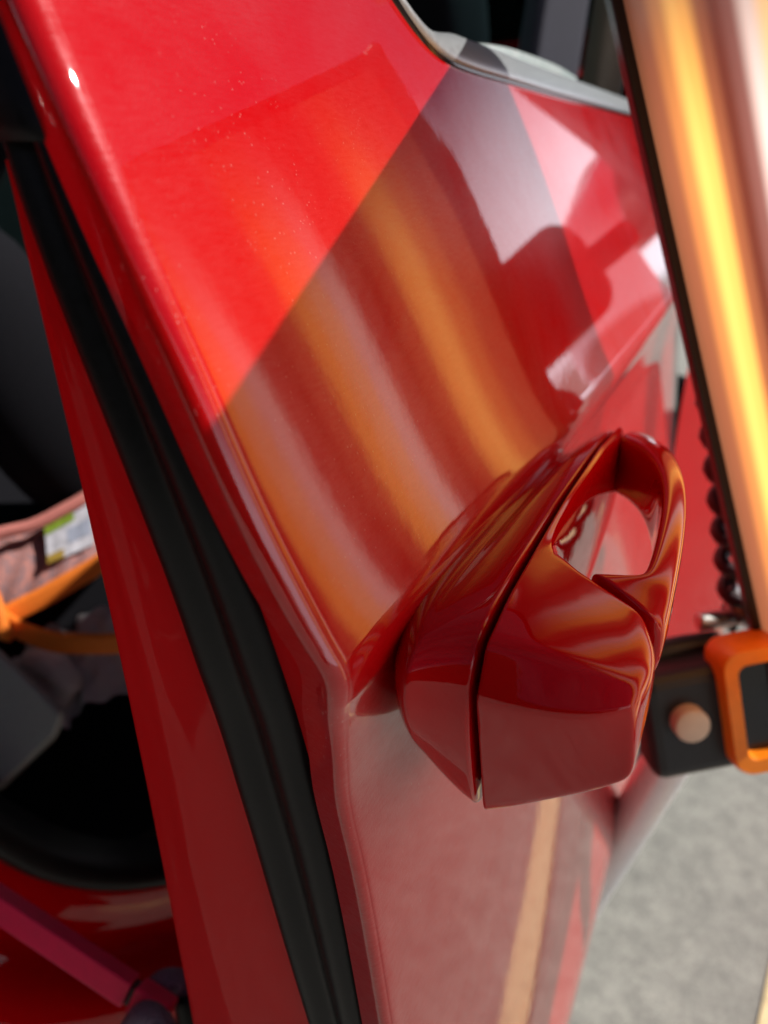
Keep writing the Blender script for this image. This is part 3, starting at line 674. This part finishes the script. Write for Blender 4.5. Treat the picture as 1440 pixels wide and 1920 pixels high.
# ================================================================== THINGS IN THE DOORWAY
# bag with orange webbing handle and a mesh pocket, on the rear seat edge
bag = thing('tool_bag', 'dark tool bag with orange strap handles and mesh pocket on the seat', 'bag', (-.62, .46, -.48))
def ribbon(name, pts, w, th, mat, parent, up=(0, 0, 1), n=40):
    v, f = sweep(spline(pts, n), rrect(th, w, min(th, w) * .42, 3), up=up); return obj(name, v, f, mat, parent, origin=pts[0])
PIPING = [(-0.6978, 0.4555, -0.3658), (-0.6787, 0.481, -0.3576), (-0.6579, 0.5049, -0.3543), (-0.6379, 0.5325, -0.3429), (-0.6224, 0.558, -0.3312), (-0.6055, 0.6016, -0.3092)]
STRAP_UP = [(-0.6419, 0.4133, -0.4297), (-0.6292, 0.4375, -0.4181), (-0.6106, 0.4634, -0.4085), (-0.5918, 0.491, -0.3961), (-0.577, 0.5155, -0.3857), (-0.5601, 0.5565, -0.3691)]
STRAP_LO = [(-0.6315, 0.4292, -0.4203), (-0.6018, 0.4278, -0.4269), (-0.5701, 0.434, -0.4328), (-0.5412, 0.4468, -0.4347), (-0.5149, 0.4695, -0.4389), (-0.4961, 0.5031, -0.4384)]
HOOK = [(-0.6285, 0.4214, -0.3784), (-0.6144, 0.4161, -0.402), (-0.6074, 0.4111, -0.4186), (-0.6003, 0.4133, -0.4209)]
ribbon('piping', PIPING, .013, .010, plain('pink_piping', (.62, .22, .19), .6, 0, .3, 300), bag)
ribbon('strap_handle', STRAP_UP, .022, .008, M['strap'], bag)
ribbon('strap_handle', STRAP_LO, .023, .008, M['strap'], bag)
ribbon('strap_hook', HOOK, .014, .012, M['strap'], bag)
PT = spline([(-0.7104, 0.463, -0.3752), (-0.6909, 0.4891, -0.3663), (-0.6695, 0.5133, -0.3629), (-0.649, 0.5412, -0.3512), (-0.6331, 0.5671, -0.3392), (-0.6157, 0.6112, -0.3168)], 30)
PB = spline([(-0.6824, 0.4233, -0.4439), (-0.6546, 0.4422, -0.4329), (-0.6315, 0.4657, -0.4203), (-0.6085, 0.4903, -0.4056), (-0.5934, 0.5151, -0.3951), (-0.5763, 0.556, -0.3788)], 30)
v = []; IN = Vector((-.55, .78, -.30)).normalized()
for j in range(9):
    t = j / 8
    for i in range(31): v.append(PT[i].lerp(PB[i], t) + IN * (.012 - .010 * math.sin(math.pi * t) + .0025 * math.sin(i * 1.3 + j)))
obj('mesh_pocket', v, grid_faces(9, 31), M['mesh'], bag, origin=PT[0])
# body of the bag behind the pocket, slumping on the seat
rings = []
for k, (d, sc_) in enumerate(((.016, .96), (.03, 1), (.10, 1.02), (.16, .96), (.17, .7))):
    ring = [p + IN * d for p in PT[::3]] + [p + IN * d + Vector((0, 0, -.005)) for p in PB[::-3]]
    c = sum(ring, Vector()) / len(ring); rings.append([c + (p - c) * sc_ for p in ring])
v, f = loft(rings); obj('bag_body', v, f, M['seat'], bag, origin=PT[0], sub=1)
# printed card in the pocket: green header, pale panel with soft blocks, olive foot
cq = [Vector(p) for p in [(-0.6503, 0.5145, -0.3569), (-0.6229, 0.5572, -0.3373), (-0.6025, 0.5341, -0.3778), (-0.6288, 0.4919, -0.3882)]]
cn = (cq[1] - cq[0]).cross(cq[3] - cq[0]).normalized()
if cn.y > 0: cn = -cn
def cardq(u0, u1, v0, v1, d):
    P = lambda u, w: cq[0].lerp(cq[1], u).lerp(cq[3].lerp(cq[2], u), w) + cn * d
    return extrude([P(u0, v0), P(u1, v0), P(u1, v1), P(u0, v1)], cn * .0008)
card = None
for nm, q, col in (('printed_card', (0, 1, 0, 1, 0), (.50, .50, .56)), ('card_header', (0, .62, 0, .28, .001), (.20, .29, .03)), ('card_foot', (0, .35, .80, 1, .001), (.30, .20, .03)), ('card_picture', (.45, .95, .40, .75, .001), (.30, .33, .42))):
    v, f = cardq(*q); o = obj(nm, v, f, plain(nm + '_ink', col, .35, 0, .5, 90, .25, 0, .00005), bag if card is None else card, origin=cq[0], smooth=False)
    card = card or o
# grey case corner
case_pts = [Vector(p) for p in [(-0.5962, 0.3685, -0.3929), (-0.5678, 0.3766, -0.4039), (-0.5026, 0.3809, -0.4568), (-0.5051, 0.3714, -0.4731), (-0.5448, 0.3287, -0.5199), (-0.5691, 0.3121, -0.5296)]]
gc = thing('storage_case', 'grey textured case corner lying under the orange strap', 'case', (-.56, .36, -.50))
v, f = extrude(case_pts, Vector((-.085, .055, -.085))); obj('case_body', v, f, M['grey_foam'], gc, origin=case_pts[2], smooth=False, bevel=.007)
lid = [p + Vector((.004, -.010, .006)) for p in case_pts]; v, f = extrude(lid, Vector((-.002, .006, -.004))); obj('case_lid', v, f, M['grey_foam'], gc, origin=lid[2], smooth=False, bevel=.0025)
# bunched grey glove: four thick fingers rolled over each other
gl = thing('bunched_glove', 'bunched grey fabric bundle below the orange strap', 'glove', (-.60, .44, -.50))
for nm, pts, r in (('fabric_fold', [(-0.6244, 0.437, -0.4730), (-0.6016, 0.4440, -0.4740), (-0.5814, 0.4470, -0.4875), (-0.5720, 0.4450, -0.5044)], .0165), ('fabric_fold', [(-0.6363, 0.4367, -0.4944), (-0.6049, 0.4420, -0.5005), (-0.5760, 0.4450, -0.5175)], .0145), ('fabric_fold', [(-0.6390, 0.4335, -0.4790), (-0.6190, 0.4360, -0.4842), (-.612, .437, -.492)], .011)):
    v, f = sweep(spline(pts, 18), circle(r, 14), up=(0, .2, 1), scale=lambda t: (math.sin(math.pi * (.12 + .76 * t))) ** .55 * (1 + .035 * math.sin(t * 26))); obj(nm, v, f, M['grey_fabric'], gl, origin=pts[0], sub=1)
cl = thing('grey_cloth', 'crumpled pale grey cloth seen inside the loop of the orange strap', 'cloth', (-.62, .51, -.49))
cv = []; CP = spline([(-0.6762, 0.48, -0.4951), (-0.6492, 0.4996, -0.4691), (-0.633, 0.5004, -0.4797), (-0.6223, 0.5124, -0.4681), (-0.5992, 0.5332, -0.4501), (-0.56, 0.5557, -0.4447)], 40)
for j in range(12):
    for i, p in enumerate(CP): cv.append(p + Vector((.055, -.075, -.06)) * (j / 11) + Vector((-.2, -.3, .9)) * (.006 * math.sin(i * .55 + j * .5) * math.sin(j * .7 + 1) + .004 * math.sin(i * 1.1 - j)))
obj('cloth_sheet', cv, grid_faces(12, 41), M['grey_fabric'], cl, origin=CP[0], sub=1)

# red prop bar with woven grip, wedged between sill and door
prop = thing('door_prop', 'bright pinkish red square bar with capped end and woven grey grip', 'prop bar', (-.30, .225, -.50))
A_, B_ = Vector((-0.4307, 0.2143, -0.4499)), Vector((-0.2889, 0.222, -0.4911)); d_ = (B_ - A_).normalized()
def sqbar(name, a, b, h, mat, bev=.0012):
    d = (b - a).normalized(); fwd = Vector((-.4, .83, -.40)).normalized(); s = d.cross(fwd).normalized(); n = s.cross(d)
    v, f = box((a + b) / 2, ((b - a).length / 2, h, h * .8), (d, s, n)); return obj(name, v, f, mat, prop, origin=a, smooth=False, bevel=bev)
sqbar('bar', A_, B_, .0085, M['pinkbar']); sqbar('end_cap', B_ + d_ * .004, B_ + d_ * .030, .0095, M['pinkbar'], .002)
sqbar('bar_neck', B_ + d_ * .0002, B_ + d_ * .0039, .0065, M['frame_maroon'])
for pts in ([(-0.2861, 0.2368, -0.5152), (-0.2801, 0.2380, -0.5022), (-0.2719, 0.2433, -0.5000), (-0.2649, 0.2463, -0.510), (-0.2620, 0.2419, -0.5265)], [(-0.2763, 0.2082, -0.5017), (-0.2696, 0.2134, -0.4912), (-0.2598, 0.2145, -0.4943), (-0.2523, 0.211, -0.5053)]):
    v, f = sweep(spline(pts, 24), circle(.009, 14), up=(.5, -.8, .3)); obj('woven_grip', v, f, M['weave'], prop, origin=pts[0])
v, f = sweep(spline([(-.262, .246, -.505), (-.256, .240, -.522), (-.255, .232, -.545)], 10), circle(.012, 12), up=(.5, -.8, .3)); obj('rubber_tip', v, f, M['rubber'], prop, origin=(-.26, .24, -.52))

# ================================================================== TREES ACROSS THE LOT
def tree(x, y, h, r, label):
    base = Vector((x, y, -EYE)); t = thing('broadleaf_tree', label, 'tree', base)
    tv, tf = sweep([base + Vector((.15 * math.sin(k), .1 * k * .1, h * .62 * k / 6)) for k in range(7)], circle(h * .032, 10), up=(1, 0, 0), scale=lambda q: 1.2 - .8 * q)
    for k in range(5):
        a = k * 1.26; s = base + Vector((0, 0, h * (.32 + .05 * k))); e = s + Vector((math.cos(a) * r * .7, math.sin(a) * r * .7, h * .25))
        bv, bf = sweep([s.lerp(e, q / 4) for q in range(5)], circle(h * .012, 6), up=(.3, .2, 1), scale=lambda q: 1.1 - .8 * q); n0 = len(tv); tv += bv; tf += [tuple(i + n0 for i in q) for q in bf]
    obj('trunk', tv, tf, M['bark'], t, origin=base)
    rng = random.Random(int(x * 10)); cv, cf_ = [], []; cl = [Vector((rng.gauss(0, r * .45), rng.gauss(0, r * .45), h * .66 + rng.gauss(0, h * .13))) for _ in range(26)]
    for c in cl:
        for _ in range(90):
            p = base + c + Vector((rng.gauss(0, 1), rng.gauss(0, 1), rng.gauss(0, .8))) * r * .20
            a = Vector((rng.uniform(-1, 1), rng.uniform(-1, 1), rng.uniform(-1, 1))).normalized(); b = a.orthogonal().normalized(); s = rng.uniform(.10, .22); n0 = len(cv)
            cv += [p - a * s, p + b * s * .5, p + a * s, p - b * s * .5]; cf_.append((n0, n0 + 1, n0 + 2, n0 + 3))
    obj('crown', cv, cf_, M['leaf'], t, origin=base, smooth=False)
tree(-7.6, 19.0, 6.5, 2.4, 'tall leafy tree standing far beyond the cabin windows')

# ================================================================== ADDED HEDGE BEHIND THE CAMERA (unseen, darkens reflections and fill on the handle's end)
hb = Vector((0, -3.7, -EYE)); hedge = thing('added_dark_hedge', 'unseen dark green hedge added behind the camera to darken reflections', 'hedge', hb)
v, f = box((0, -3.95, -EYE + 1.2), (5.0, .20, 1.2)); obj('stems', v, f, plain('added_hedge_core', (.012, .016, .008), .9, 0, .1, 30, .4, 0, .01), hedge, origin=hb, smooth=False)
rng = random.Random(3); cv, cf_ = [], []
for _ in range(9000):
    p = Vector((rng.uniform(-5.1, 5.1), -3.72 + rng.gauss(0, .07), -EYE + rng.uniform(0, 2.5))); a = Vector((rng.uniform(-1, 1), rng.uniform(-.6, .6), rng.uniform(-1, 1))).normalized(); b = a.orthogonal().normalized(); q = rng.uniform(.03, .06); n0 = len(cv)
    cv += [p - a * q, p + b * q * .5, p + a * q, p - b * q * .5]; cf_.append((n0, n0 + 1, n0 + 2, n0 + 3))
obj('leaves', cv, cf_, M['leaf'], hedge, origin=hb, smooth=False)
